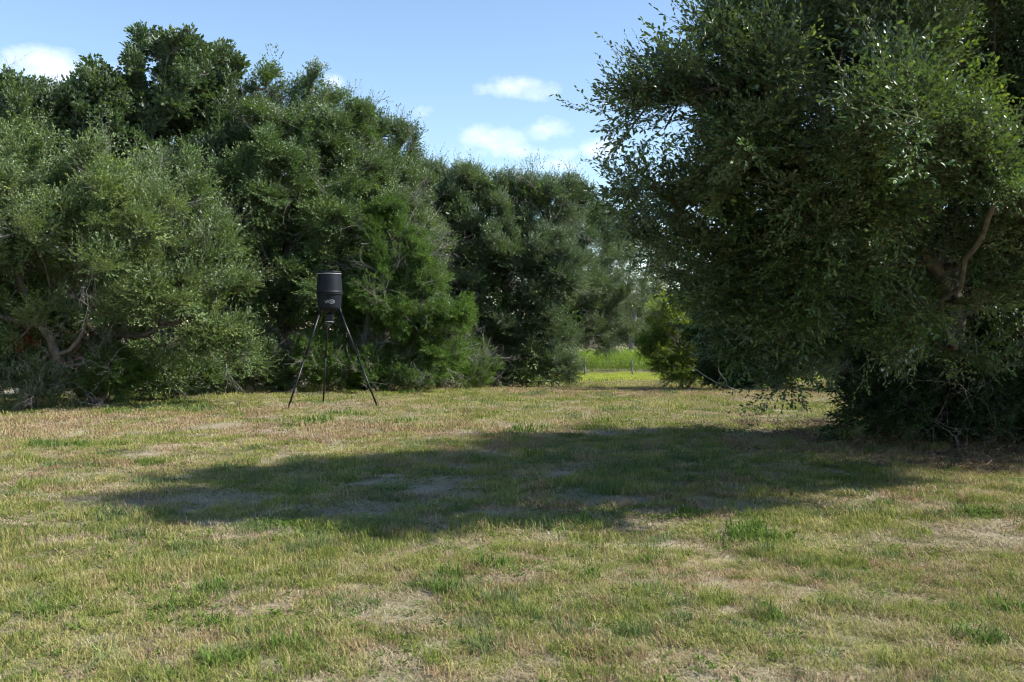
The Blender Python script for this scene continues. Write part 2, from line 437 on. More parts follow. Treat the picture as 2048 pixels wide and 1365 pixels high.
def scatter(name, key, pos, rot, scl, idx, parent=None, lvl=None):
    me = bpy.data.meshes.new(name)
    n = len(pos)
    me.vertices.add(n); me.vertices.foreach_set('co', np.asarray(pos, np.float32).ravel())
    a = me.attributes.new('rot', 'FLOAT_VECTOR', 'POINT'); a.data.foreach_set('vector', np.asarray(rot, np.float32).ravel())
    a = me.attributes.new('scl', 'FLOAT_VECTOR', 'POINT')
    scl = np.asarray(scl, np.float32)
    if scl.ndim == 1: scl = np.repeat(scl[:, None], 3, 1)
    a.data.foreach_set('vector', scl.ravel())
    a = me.attributes.new('idx', 'INT', 'POINT'); a.data.foreach_set('value', np.asarray(idx, np.int32))
    if lvl is not None:
        a = me.attributes.new('lvl', 'INT', 'POINT'); a.data.foreach_set('value', np.asarray(lvl, np.int32))
    pw = np.asarray(pos, float) + (np.array(parent.location) if parent is not None else 0)
    cs = {'live': .7, 'live_spray': .7, 'far': 3.0, 'weed': 5.0}.get(key, 1.1)
    u_, v_ = pw[:, 0] + .6 * pw[:, 2], pw[:, 1] * .7 - .8 * pw[:, 2] + 50
    a = me.attributes.new('tint', 'FLOAT', 'POINT'); a.data.foreach_set('value', (.22 + .26 * fbm(u_, v_, cs, 7, 2) + .10 * np.random.RandomState(n).randn(n)).astype(np.float32))
    o = bpy.data.objects.new(name, me); COL.objects.link(o)
    md = o.modifiers.new('scatter', 'NODES'); md.node_group = GN[key]
    o['kind'] = 'stuff'
    if parent is not None: o.parent = parent
    return o
def frames(t, up_noise, rng):
    """euler angles that put +Y along t with +Z as close to up as possible"""
    n = len(t)
    up = np.tile([0, 0, 1.0], (n, 1)) + rng.randn(n, 3) * up_noise
    x = np.cross(t, up); x /= np.linalg.norm(x, axis=1, keepdims=True) + 1e-9
    z = np.cross(x, t)
    return np.stack([np.arctan2(t[:, 2], z[:, 2]), np.arcsin(np.clip(-x[:, 2], -1, 1)), np.arctan2(x[:, 1], x[:, 0])], 1)

# ------------------------------------------------------------------ trees
def nrm(a): return a / (np.linalg.norm(a, axis=1, keepdims=True) + 1e-9)
def grow(trunk, attr, step, rng, maxit=90, kill=1.6, jit=.12, trop=(0, 0, .05)):
    P = [np.array(p, float) for p in trunk]; par = [-1] + list(range(len(trunk) - 1))
    P = np.array(P); par = list(par)
    A = attr.copy()
    d = np.linalg.norm(A[:, None] - P[None], axis=2); near = d.argmin(1); nd = d.min(1)
    for it in range(maxit):
        if len(A) == 0: break
        dirs = nrm(A - P[near])
        acc = np.zeros((len(P), 3)); np.add.at(acc, near, dirs)
        act = np.unique(near)
        v = nrm(nrm(acc[act]) + rng.randn(len(act), 3) * jit + np.array(trop))
        new = P[act] + v * step
        i0 = len(P)
        P = np.vstack([P, new]); par += list(act)
        d = np.linalg.norm(A[:, None] - new[None], axis=2); j = d.argmin(1); dm = d.min(1)
        b = dm < nd
        near = np.where(b, i0 + j, near); nd = np.where(b, dm, nd)
        nk = np.bincount(np.array(par[1:]), minlength=len(P))
        keep = (nd > step * kill * .6) & (nk[near] < 4)
        A, near, nd = A[keep], near[keep], nd[keep]
    return P, np.array(par)
def tube_mesh(P, par, rad, minr):
    """limbs as tapered tubes, one chain after another"""
    kids = [[] for _ in P]
    for i, p in enumerate(par):
        if p >= 0: kids[p].append(i)
    V, Fc = [], []
    stack = [(None, 0)]
    while stack:
        pre, i = stack.pop()
        chain = [] if pre is None else [pre]
        cur = i
        while True:
            chain.append(cur)
            ks = [k for k in kids[cur] if rad[k] >= minr]
            if not ks: break
            ks.sort(key=lambda k: -rad[k])
            for k in ks[1:]: stack.append((cur, k))
            cur = ks[0]
        if len(chain) < 2: continue
        r0 = max(rad[c] for c in chain[1:])
        k = 10 if r0 > .10 else 6 if r0 > .03 else 4 if r0 > .012 else 3
        pts = P[chain]; tg = np.gradient(pts, axis=0); tg = nrm(tg)
        u = np.cross(tg[0], (0.3, .2, 1.0)); u /= np.linalg.norm(u) + 1e-9
        base = len(V)
        for q, c in enumerate(chain):
            u = u - tg[q] * (u @ tg[q]); u /= np.linalg.norm(u) + 1e-9; w = np.cross(tg[q], u)
            r = rad[c] if not (pre is not None and q == 0) else min(rad[c], rad[chain[1]] * 1.15)
            for a in range(k):
                an = 6.28318 * a / k
                V.append(pts[q] + r * (math.cos(an) * u + math.sin(an) * w))
        for q in range(len(chain) - 1):
            b = base + q * k
            for a in range(k):
                Fc.append((b + a, b + (a + 1) % k, b + k + (a + 1) % k, b + k + a))
    return V, Fc
COUNT = {}
def tree(name, label, cat, base, lobes, species, twigs, seed, trunk_r=.16, trunk_h=.35, step=.3, nattr=700, clumps=70, group=None,
         bark=None, lean=0.0, bare=0, tscale=1.0, out=.35, up=.25, rnd=.6, sig=.55, stems=1, shell=.55, spray=None):
    """lobes: (px, py, rx, ry, distance, depth radius) outlines of the crown's masses, turned into metres here"""
    rng = np.random.RandomState(seed)
    bx, by = base; bz = float(gz(bx, by)) - .08
    C = np.array([at(l[0], l[1], l[4]) for l in lobes]); Rr = np.array([[l[2] / F * l[4], l[5], l[3] / F * l[4]] for l in lobes])
    Rr = np.maximum(.6 * Rr, Rr - .24)
    vol = Rr.prod(1) ** .62 * np.array([l[6] if len(l) > 6 else 1.0 for l in lobes]); pr = vol / vol.sum()
    def sample(n, sh):
        k = rng.choice(len(lobes), n, p=pr)
        v = nrm(rng.randn(n, 3)); r = (sh + (1 - sh) * rng.rand(n)) ** .6 * np.where(rng.rand(n) < .85, 1, rng.rand(n))
        return C[k] + v * r[:, None] * Rr[k], k
    cc, ck = sample(clumps, shell)
    j = rng.randint(0, clumps, nattr)
    sg = np.minimum(Rr[ck[j]].min(1), 1.2)[:, None] * sig
    A = cc[j] + rng.randn(nattr, 3) * sg * np.array([1, 1, .7])
    A = A[A[:, 2] > gz(A[:, 0], A[:, 1]) + .25]
    cen = C.mean(0)
    root = empty(name, (bx, by, bz)); tag(root, label, cat, group)
    o3 = np.array([bx, by, bz])
    Ps, prs = [], []
    allP, allpar = None, None
    tops = []
    trunks = []
    for s in range(stems):
        top = o3 + np.array([(cen[0] - bx) * .35, (cen[1] - by) * .35, (cen[2] - bz) * trunk_h * 1.2]) + (rng.randn(3) * [.35, .35, .1] if stems > 1 else 0)
        n = max(4, int(np.linalg.norm(top - o3) / step))
        tr = [o3 + (top - o3) * q / n + rng.randn(3) * .04 * (q > 0) * np.array([1, 1, .2]) + np.array([lean * math.sin(3.1 * q / n), 0, 0]) for q in range(n + 1)]
        if s: tr[0] = o3 + rng.randn(3) * [.12, .12, 0]
        trunks.append(tr); tops.append(top)
    which = np.linalg.norm(A[:, None] - np.array(tops)[None], axis=2).argmin(1) if stems > 1 else np.zeros(len(A), int)
    tv, tf, bv, bf = [], [], [], []
    pos, dirs = [], []
    for s in range(stems):
        a = A[which == s]
        if len(a) < 5: continue
        P, par = grow(trunks[s], a, step, rng)
        n = len(P); nt_ = len(trunks[s])
        des = np.zeros(n); kid = np.zeros(n, int)
        for i in range(n - 1, 0, -1):
            if des[i] == 0: des[i] = 1
            des[par[i]] += des[i] * 1.0; kid[par[i]] += 1
        tips = des.copy()
        rad = np.maximum(.0045, trunk_r / math.sqrt(stems) * (tips / tips.max()) ** .46)
        rad[:nt_] *= np.linspace(1.25, 1.0, nt_)
        rad[0] *= 1.25
        v, f = tube_mesh(P - o3, par, rad, .0075)
        V = np.array(v); tf, lf = [], []
        for ff in f:
            c_ = V[list(ff)].mean(0)
            (tf if c_[2] < (tops[s][2] - bz) * .98 and np.hypot(c_[0], c_[1]) < .35 + abs(cen[0] - bx) * .3 + .4 * (stems > 1) else lf).append(ff)
        for nm_, fs in (('trunk', tf), ('limbs', lf)):
            if not fs: continue
            used = sorted({q for ff in fs for q in ff}); mp = {q: i_ for i_, q in enumerate(used)}
            new_obj(nm_, V[used], [tuple(mp[q] for q in ff) for ff in fs], bark or BARK, root, True)
        el_ = np.where((tips <= max(4, np.percentile(tips, 62))) & (np.arange(n) >= nt_))[0]
        pos.append(np.stack([P[el_], P[par[el_]]], 1)); dirs.append(nrm(P[el_] - P[par[el_]]))
    pos = np.concatenate(pos); dirs = np.concatenate(dirs)
    def place(nm, key, n, sc, rndk, upk, outk):
        k = rng.randint(0, len(pos), n); f = rng.rand(n)[:, None]
        p = pos[k, 0] * f + pos[k, 1] * (1 - f)
        t = dirs[k] * .7 + nrm(rng.randn(n, 3)) * rndk + np.array([0, 0, upk]) + nrm(p - cen) * outk
        t = nrm(t)
        z = gz(p[:, 0], p[:, 1]); ok = p[:, 2] > z + .12
        ok &= (p[:, 1] < cen[1] + .35 * Rr[:, 1].max()) | (rng.rand(n) < .5)
        if key == 'bare': ok &= (np.abs((p - cen) / (np.abs(pos[:, 0] - cen).max(0) + .1)).max(1) < .66) | (p[:, 2] < bz + 1.2)
        p, t = p[ok], t[ok]
        e = frames(t, .35, rng)
        scatter(nm, key, p - o3, e, sc * (.7 + .6 * rng.rand(len(p))), rng.randint(0, len(SP[key]), len(p)), root)
        COUNT[name + '/' + nm] = COUNT.get(name + '/' + nm, 0) + len(p)
    for i, (sp, share) in enumerate(species):
        place('crown', sp, int(twigs * share), tscale, rnd, up, out)
    if spray:
        key, m_, upk, sc = spray
        k = np.argsort(-np.linalg.norm((pos[:, 0] - cen) / Rr.max(0), axis=1) - .35 * rng.rand(len(pos)))[:int(m_ * 1.3)]
        k = k[rng.permutation(len(k))[:m_]]
        p = pos[k, 0]; t = nrm(dirs[k] * .5 + nrm(p - cen) * .7 + np.array([0, 0, upk]) + rng.randn(len(k), 3) * .22)
        scatter('leading_shoots', key, p - o3, frames(t, .35, rng), sc * (.6 + .7 * rng.rand(len(k))), rng.randint(0, len(SP[key]), len(k)), root)
    if bare: place('dead_twigs', 'bare', bare, 1.0, .7, .05, .1)
    return root

def gbase(px, d): return ((px - 1024) / F * d, d)
FULL = 1.0
exec_trees = True
# -- left wood
tree('small_leaf_oak', 'wide grey-green small-leaved oak at the far left, foremost of the left trees', 'tree', gbase(190, 20.3),
     [(230, 500, 230, 180, 19.6, 2.3), (70, 520, 170, 170, 19.2, 1.8), (390, 570, 100, 130, 19.4, 1.4), (215, 365, 110, 70, 20, 1.3), (110, 410, 110, 80, 20, 1.2),
      (80, 640, 140, 90, 19.0, 1.1), (370, 680, 130, 55, 19.2, 1.0), (-150, 480, 200, 230, 19.6, 2)],
     [('small', 1)], 5700, 1, trunk_r=.20, trunk_h=.32, step=.3, nattr=1300, clumps=120, stems=3, bare=110, up=.4, sig=.38, spray=('small_spray', 420, .5, .9))
tree('post_oak', 'tall dark oak whose flat crown tops the skyline at the left', 'tree', gbase(330, 26),
     [(350, 132, 115, 50, 26, 1.6), (290, 205, 90, 80, 26, 1.7), (420, 178, 62, 62, 26, 1.3), (410, 240, 95, 85, 26, 1.6), (330, 290, 160, 110, 26, 2.0), (440, 330, 70, 80, 25.5, 1.3), (340, 430, 140, 100, 25.5, 1.8)],
     [('post', 1)], 3200, 2, trunk_r=.24, trunk_h=.45, step=.32, nattr=900, clumps=95, up=.2, sig=.30, bare=80)
tree('post_oak', 'rounded dark oak against the white cloud at the left edge', 'tree', gbase(60, 25),
     [(160, 208, 100, 68, 25, 1.6), (60, 245, 105, 74, 25, 1.7), (205, 240, 56, 85, 25, 1.3), (0, 290, 120, 120, 25, 1.9), (150, 310, 110, 90, 25, 1.8), (-130, 260, 150, 110, 25, 2), (60, 430, 150, 90, 25, 1.8)],
     [('post', 1)], 3000, 3, trunk_r=.22, trunk_h=.45, step=.32, nattr=900, clumps=90, up=.2, sig=.30, bare=80)
tree('live_oak', 'big mid-green oak standing directly behind the feeder', 'tree', gbase(570, 25.6),
     [(595, 225, 85, 66, 26, 1.5), (500, 230, 80, 80, 26, 1.5), (540, 300, 90, 90, 26, 1.5), (705, 310, 60, 75, 26, 1.3), (560, 400, 110, 120, 25.5, 1.9), (665, 320, 85, 90, 26, 1.6), (650, 450, 90, 110, 25.3, 1.5), (530, 560, 90, 100, 24.6, 1.4), (640, 570, 70, 70, 24.8, 1.2), (480, 480, 70, 80, 25, 1.2), (490, 680, 70, 60, 23.8, 1.0)],
     [('oak', 1)], 6200, 4, trunk_r=.22, trunk_h=.4, step=.3, nattr=1200, clumps=115, up=.25, sig=.36, bare=150, spray=('oak_spray', 220, .4, .8))
tree('live_oak', 'narrow oak with a sparse spiky top, right of the feeder oak', 'tree', gbase(765, 27.8),
     [(735, 290, 55, 70, 27.6, 1.2), (745, 400, 75, 90, 27.4, 1.4), (815, 262, 34, 46, 27.6, .5), (812, 330, 34, 45, 27.6, .6), (790, 430, 70, 90, 27.4, 1.3), (730, 520, 70, 80, 27, 1.1), (850, 500, 50, 80, 27.6, 1)],
     [('oak', .6), ('grey', .4)], 2900, 5, trunk_r=.17, trunk_h=.45, step=.28, nattr=800, clumps=75, up=.4, sig=.36, bare=80, spray=('oak_spray', 160, .7, .8))
tree('cedar_tree', 'bright green cedar with grey dead twigs inside, right of the feeder', 'tree', gbase(700, 24.6),
     [(770, 470, 65, 70, 24.6, 1.0), (830, 540, 60, 60, 24.3, .9), (800, 620, 95, 60, 24.1, 1.0), (870, 650, 60, 60, 24.0, .9), (820, 710, 110, 50, 23.8, 1.0), (720, 620, 50, 60, 24.5, .8), (750, 560, 60, 60, 24.6, .8)],
     [('cedar', 1)], 2000, 6, trunk_r=.13, trunk_h=.3, step=.25, nattr=600, clumps=60, stems=2, up=.2, sig=.38, bare=150, lean=.12)
tree('drooping_oak', 'dusty grey-green oak with drooping skirts in the picture centre', 'tree', gbase(1010, 31),
     [(930, 410, 66, 66, 31, 1.4), (1000, 402, 66, 60, 31, 1.4), (1075, 400, 70, 62, 31, 1.4), (1130, 440, 60, 62, 31, 1.2), (1000, 500, 100, 90, 30.6, 1.8), (1090, 540, 70, 90, 30.6, 1.4), (915, 530, 70, 90, 30.4, 1.3), (865, 400, 72, 72, 30.6, 1.2), (870, 560, 55, 80, 30, 1.1),  (1045, 660, 75, 70, 30.2, 1.3), (960, 640, 70, 80, 30.2, 1.2), (1110, 690, 45, 60, 30.2, .9), (990, 720, 80, 40, 30, 1)],
     [('grey', 1)], 7200, 7, trunk_r=.2, trunk_h=.35, step=.3, nattr=1100, clumps=120, stems=3, up=.45, sig=.36, bare=200, spray=('grey_spray', 420, .8, .9))
tree('drooping_oak', 'smaller grey-green oak overhanging the far sunlit field', 'tree', gbase(1135, 36.5),
     [(1165, 475, 66, 62, 36.5, 1.6), (1215, 485, 58, 58, 37, 1.5), (1190, 590, 75, 80, 36, 1.8), (1160, 650, 50, 45, 35.5, 1.2), (1225, 640, 36, 50, 36, 1.1), (1240, 560, 36, 60, 37, 1.1), (1200, 682, 50, 32, 36, 1.0)],
     [('grey', 1)], 3000, 8, trunk_r=.075, trunk_h=.5, step=.3, nattr=600, clumps=60, up=.3, sig=.38, bare=90, spray=('grey_spray', 150, .6, .9))
# -- far end of the clearing
tree('lichen_oak', 'pale lichen-grey tree with a bare trunk beyond the fence', 'tree', gbase(1259, 99),
     [(1290, 500, 45, 40, 99, 2.4), (1270, 560, 45, 40, 99, 2.2), (1320, 560, 40, 50, 99, 2.2), (1250, 620, 40, 26, 99, 1.8), (1310, 620, 40, 25, 99, 1.8)],
     [('far', 1)], 420, 9, trunk_r=.24, trunk_h=.55, step=.7, nattr=400, clumps=50, bark=BARK_PALE, bare=420, tscale=1.4, up=.2, sig=.4)
tree('yellow_sapling', 'small yellow-green leafy sapling at the right end of the clearing', 'sapling', gbase(1360, 28.6),
     [(1350, 645, 62, 44, 28.6, .8), (1410, 685, 70, 54, 28.4, .8), (1335, 705, 58, 48, 28.6, .8), (1370, 740, 76, 34, 28.4, .8)],
     [('yellow', .8), ('cedar', .2)], 1300, 10, trunk_r=.06, trunk_h=.3, step=.2, nattr=260, clumps=40, stems=2, up=.3, sig=.4, bare=40)
# -- right side
for i, (px, d, top, w, sd, lab) in enumerate([
        (1465, 25.6, 470, 75, 21, 'slim dark cedar next to the yellow-green sapling'),
        (1555, 25.5, 400, 135, 22, 'tall dark cedar seen under the left limbs of the big right oak'),
        (1690, 26.0, 420, 120, 23, 'dark cedar mostly hidden behind the middle of the big right oak'),
        (1880, 26.5, 400, 130, 24, 'dark cedar mostly hidden behind the trunk of the big right oak'),
        (2080, 26.5, 420, 130, 25, 'dark cedar at the right edge, behind the big right oak')]):
    h = 765 - top
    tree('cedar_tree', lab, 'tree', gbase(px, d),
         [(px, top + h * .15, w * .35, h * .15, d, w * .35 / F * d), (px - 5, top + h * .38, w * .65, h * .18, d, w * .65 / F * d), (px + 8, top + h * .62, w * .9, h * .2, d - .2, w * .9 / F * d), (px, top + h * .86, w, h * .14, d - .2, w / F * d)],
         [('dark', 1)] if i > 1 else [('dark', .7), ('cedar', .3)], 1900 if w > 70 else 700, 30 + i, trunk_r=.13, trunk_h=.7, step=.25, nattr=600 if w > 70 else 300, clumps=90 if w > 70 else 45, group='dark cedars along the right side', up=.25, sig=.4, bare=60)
tree('live_oak', 'large dark live oak filling the right side, nearest tree to the camera', 'tree', (6.6, 13.4),
     [(l[0], l[1], l[2], l[3], l[4] * ((.80 if l[1] < 420 else .93) + .00042 * max(0, l[0] - 1650)), l[5] * .95, .4 if l[1] < 0 else 1.0 if l[1] < 420 or l[0] < 1700 else .8) for l in [(1450, 570, 100, 70, 10.6, .9), (1245, 235, 110, 85, 10.2, .9), (1255, 385, 95, 62, 10.4, .8), (1850, -150, 200, 130, 8.6, 1.2), (2000, -250, 200, 120, 8.3, 1.0), (1400, 500, 120, 70, 10.6, .9), (1330, 200, 110, 80, 10.4, .9), (1470, 110, 120, 80, 10.6, 1.0), (2560, 430, 230, 200, 8.4, 1.3), (2500, 150, 200, 200, 8.8, 1.3), (1830, 110, 330, 190, 10.6, 1.9), (1930, -150, 340, 190, 9.8, 1.9), (1520, 190, 170, 130, 10.6, 1.3), (1370, 240, 130, 95, 10.4, 1.0), (1280, 260, 100, 80, 10.3, .8), (1330, 340, 130, 80, 10.4, .9), (1360, 430, 170, 80, 10.6, 1.0), (1560, 520, 150, 100, 10.6, 1.0), (1500, 640, 120, 80, 10.8, .8), (1560, 725, 130, 55, 11, .8), (1690, 765, 80, 45, 11, .7), (1480, 330, 150, 90, 10.6, 1.1), (1560, 70, 110, 60, 10.8, 1.0),
      (1740, 360, 280, 190, 10.2, 1.7), (1660, 600, 180, 110, 10.7, 1.1), (1880, 560, 230, 170, 10.0, 1.5), (1600, 690, 100, 55, 11, .7), (2060, 300, 200, 260, 9.8, 1.6), (1960, 690, 160, 90, 10.2, 1.0),
      (2180, 200, 180, 240, 10.5, 1.8), (2220, 560, 200, 180, 11.5, 1.6), (2250, 760, 150, 80, 12.5, 1.0), (1900, 350, 260, 200, 13.4, 1.4), (1660, 380, 150, 120, 12.8, 1.1)]],
     [('live', 1)], 11000, 40, trunk_r=.24, trunk_h=.32, step=.26, nattr=2800, clumps=320, stems=3, up=.15, out=.4, sig=.34, bare=0, spray=('live_spray', 950, .3, .9))
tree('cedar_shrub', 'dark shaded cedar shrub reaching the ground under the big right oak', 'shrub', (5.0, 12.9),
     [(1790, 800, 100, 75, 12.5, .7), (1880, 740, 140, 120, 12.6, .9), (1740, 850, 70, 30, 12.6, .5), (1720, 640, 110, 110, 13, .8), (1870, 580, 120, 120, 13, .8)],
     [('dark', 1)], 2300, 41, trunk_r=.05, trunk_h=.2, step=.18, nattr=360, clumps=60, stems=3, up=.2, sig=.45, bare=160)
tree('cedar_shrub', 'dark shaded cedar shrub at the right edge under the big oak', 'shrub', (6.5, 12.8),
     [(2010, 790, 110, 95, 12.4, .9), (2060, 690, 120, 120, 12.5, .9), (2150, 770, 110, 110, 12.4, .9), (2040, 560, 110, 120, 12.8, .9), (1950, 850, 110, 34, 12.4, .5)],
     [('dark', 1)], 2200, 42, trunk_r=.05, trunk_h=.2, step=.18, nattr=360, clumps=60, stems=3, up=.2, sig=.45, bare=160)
# -- understorey along the edge of the left wood
UND = [('cedar_shrub', 'low dark green cedar shrub at the foot of the far left oak', 215, 19.6, [(205, 745, 50, 40, 19.6, .5), (240, 765, 40, 26, 19.4, .4)], 'cedar', 420, 50, 30),
       ('cedar_shrub', 'bright green cedar shrub between the feeder legs', 660, 23.4, [(650, 730, 45, 45, 23.4, .6), (700, 745, 40, 35, 23.4, .5)], 'cedar', 520, 51, 30),
       ('leafy_shrub', 'glossy green broadleaf shrub left of the feeder at the wood edge', 330, 21.2, [(310, 745, 60, 38, 21.2, .7), (370, 755, 60, 32, 21.4, .6)], 'oak', 760, 52, 30),
       ('leafy_shrub', 'dark tangled shrub just left of the feeder at the wood edge', 480, 23.4, [(470, 740, 70, 45, 23.5, .8), (540, 750, 60, 38, 23.6, .7)], 'oak', 700, 53, 80),
       ('cedar_shrub', 'bright green cedar shrub at the foot of the feeder side cedar', 780, 24.0, [(770, 745, 60, 38, 23.6, .6), (830, 755, 60, 30, 23.6, .5)], 'cedar', 600, 54, 60),
       ('cedar_shrub', 'bright green cedar shrub between the bright cedar and the centre oak', 910, 27, [(900, 740, 55, 40, 27, .7), (945, 745, 45, 38, 27.2, .6)], 'cedar', 480, 55, 60),
       ('leafy_shrub', 'small leafy shrub at the right foot of the centre oak', 1110, 29.6, [(1110, 740, 30, 28, 29.6, .5)], 'grey', 200, 56, 20),
       ('tangled_shrub', 'tangle of bare grey branches and leaves at the lower left corner of the wood', 70, 19.4, [(60, 740, 90, 55, 19.3, .8), (120, 770, 50, 30, 19.2, .5), (-60, 740, 80, 60, 19.3, .8)], 'small', 620, 57, 90),
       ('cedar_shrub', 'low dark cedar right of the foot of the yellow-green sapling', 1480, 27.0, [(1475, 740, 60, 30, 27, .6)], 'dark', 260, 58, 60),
       ('cedar_sapling', 'thin bright green cedar sapling in front of the centre oak', 935, 29, [(925, 650, 24, 60, 29, .35), (930, 720, 35, 40, 29, .45)], 'cedar', 260, 59, 20)]
for (nm, lab, px, d, lobes, sp, n, sd, nb) in UND:
    tree(nm, lab, 'shrub' if 'sapling' not in nm else 'sapling', gbase(px, d), lobes, [(sp, 1)], n, sd, trunk_r=.035, trunk_h=.15, step=.16, nattr=220, clumps=36, stems=3, up=.35, sig=.45, bare=nb)
for (px, py, d, sd, lab) in ((47, 655, 18.9, 70, 'orange-red vine leaves hanging at the left edge of the wood'), (152, 712, 19.1, 71, 'small spray of red leaves beside the far left trunk')):
    b = gbase(px, d)
    tree('red_vine', lab, 'vine', b, [(px, py, 10, 24, d, .12)], [('red', 1)], 26 if sd == 70 else 14, sd, trunk_r=.008, trunk_h=.6, step=.12, nattr=40, clumps=8, up=-.2)
# trees beyond the far field
for i, (px, d, top, w) in enumerate([(1130, 118, 600, 70), (1200, 122, 560, 70), (1290, 120, 590, 60), (1390, 116, 570, 70)]):
    h = 715 - top
    tree('distant_tree', ['distant tree behind the far field, left of the lichen-grey trunk', 'distant tree behind the far field, seen under the overhanging oak', 'distant tree right behind the lichen-grey trunk', 'distant tree above the yellow-green sapling'][i], 'tree', gbase(px, d),
         [(px, top + h * .25, w * .7, h * .25, d, 2.5), (px + 8, top + h * .55, w, h * .3, d, 3)], [('far', 1)], 900, 80 + i, trunk_r=.25, trunk_h=.3, step=.6, nattr=300, clumps=40, group='distant trees beyond the field', tscale=1.3)
rng = np.random.RandomState(90)
n = 3600
y = 29.5 + 7 * rng.rand(n); x = (-.62 + .66 * rng.rand(n)) * y; z = gz(x, y) + .1 + 5.6 * rng.rand(n) ** 1.1 * (1 + .25 * vnoise(x, y, 3, 17))
ok = z < CAM_H + (HY - 400 - 40 * vnoise(x, y, 2.5, 19)) / F * y
x, y, z = x[ok], y[ok], z[ok]; n = len(x)
o = scatter('woodland_depth', 'oak', np.stack([x, y, z], 1), frames(nrm(rng.randn(n, 3) + [0, 0, .4]), .4, rng), 1.5 + .9 * rng.rand(n), rng.randint(0, 4, n))
tag(o, 'dark leafy depth of the wood behind the left trees', 'woodland', None, 'stuff')
print('trees', round(time.time() - T0, 1), sum(COUNT.values()))

# ------------------------------------------------------------------ ground
def grid_ground():
    xs = np.concatenate([[-3000, -1200, -500, -200, -100, -60, -40], np.arange(-30, -12, 1.0), np.arange(-12, 12, .22), np.arange(12, 30, 1.0), [40, 60, 100, 200, 500, 1200, 3000]])
    ys = np.concatenate([[-1000, -300, -100, -30, -10, -3], np.arange(0, 20, .2), np.arange(20, 40, .5), np.arange(40, 110, 2.0), [120, 140, 170, 220, 300, 500, 1000, 2000, 4500]])
    X, Y = np.meshgrid(xs, ys, indexing='ij'); Z = gz(X, Y)
    nx, ny = X.shape
    idx = np.arange(nx * ny).reshape(nx, ny)
    fc = np.stack([idx[:-1, :-1], idx[1:, :-1], idx[1:, 1:], idx[:-1, 1:]], -1).reshape(-1, 4)
    return np.stack([X, Y, Z], -1).reshape(-1, 3), fc
m, nt = material('turf_soil')
pos_ = mk(nt, 'ShaderNodeNewGeometry').outputs['Position']
na = mk(nt, 'ShaderNodeTexNoise', {'Vector': pos_, 'Scale': 1.1, 'Detail': 5.0, 'Roughness': .6}).outputs['Fac']
nb = mk(nt, 'ShaderNodeTexNoise', {'Vector': pos_, 'Scale': 38.0, 'Detail': 5.0, 'Roughness': .7}).outputs['Fac']
c1 = ramp(nt, nb, [(.28, (.15, .122, .085)), (.5, (.33, .282, .205)), (.75, (.52, .46, .35))])
c2 = ramp(nt, nb, [(.28, (.09, .085, .04)), (.55, (.20, .19, .09)), (.8, (.36, .33, .19))])
cc_ = mixrgb(nt, ramp(nt, na, [(.42, (0, 0, 0)), (.6, (1, 1, 1))]), c1, c2)
bp = mk(nt, 'ShaderNodeBump', {'Height': nb, 'Strength': .9, 'Distance': .03}).outputs[0]
p = mk(nt, 'ShaderNodeBsdfPrincipled', {'Base Color': cc_, 'Roughness': .95, 'Specular IOR Level': .1, 'Normal': bp})
mk(nt, 'ShaderNodeOutputMaterial', {0: p.outputs[0]})
gv, gf = grid_ground()
tag(new_obj('ground', gv, gf, m, None, True), 'rolling mown meadow ground with bare sandy patches', None, None, 'structure')

# ------------------------------------------------------------------ grass
rg = np.random.RandomState(5)
LV = [(.10, 1.0, 92, 1.0), (.19, 1.0, 180, 1.3), (.38, 1.05, 230, 2.1), (.8, 1.2, 300, 4.2)]    # clump radius, height, blades, blade width
for key, mt, h, w, ln in (('g_green', G_GREEN, .066, .0038, .85), ('g_yell', G_YELL, .063, .0037, .85), ('g_dry', G_DRY, .050, .0034, 1.3), ('g_red', G_RED, .060, .0037, .85), ('g_thatch', G_THATCH, .04, .0036, 3.0),
                         ('g_lush', G_LUSH, .10, .0068, .8), ('g_blue', G_BLUE, .08, .0050, .8), ('g_field', G_FIELD, .10, .0050, .8)):
    SP[key] = [[grass_clump(rg, n_, r_, h * h_, w * w_, ln).proto(key, [mt]) for _ in range(3)] for (r_, h_, n_, w_) in LV]
    GN[key] = gn_group(key, SP[key])
SP['g_tall'] = [grass_clump(rg, 22, .06, .34, .006, .55).proto('g_tall', [G_GREEN]) for _ in range(3)]; GN['g_tall'] = gn_group('g_tall', SP['g_tall'])
SP['g_seed'] = [grass_clump(rg, 16, .06, .40, .005, .5).proto('g_seed', [G_DRY]) for _ in range(3)]; GN['g_seed'] = gn_group('g_seed', SP['g_seed'])

# ground points, thicker near the camera
pts = []
lvl_ = []
for (d0, d1, dens, lv) in ((2.2, 7, 150, 0), (7, 13.5, 46, 1), (13.5, 30, 13, 2), (30, 78, 3.2, 3)):
    hw = lambda d: .60 * d + 1.5
    n = int(dens * (d1 - d0) * 2 * hw(d1))
    y = d0 + (d1 - d0) * rg.rand(n); x = (rg.rand(n) * 2 - 1) * hw(d1)
    ok = np.abs(x) < hw(y)
    ok &= (y < 24) | ((x > -.16 * y) & (x < .34 * y))
    pts.append(np.stack([x[ok], y[ok]], 1)); lvl_.append(np.full(ok.sum(), lv))
LVL = np.concatenate(lvl_)
G2 = np.concatenate(pts)
X, Y = G2[:, 0], G2[:, 1]
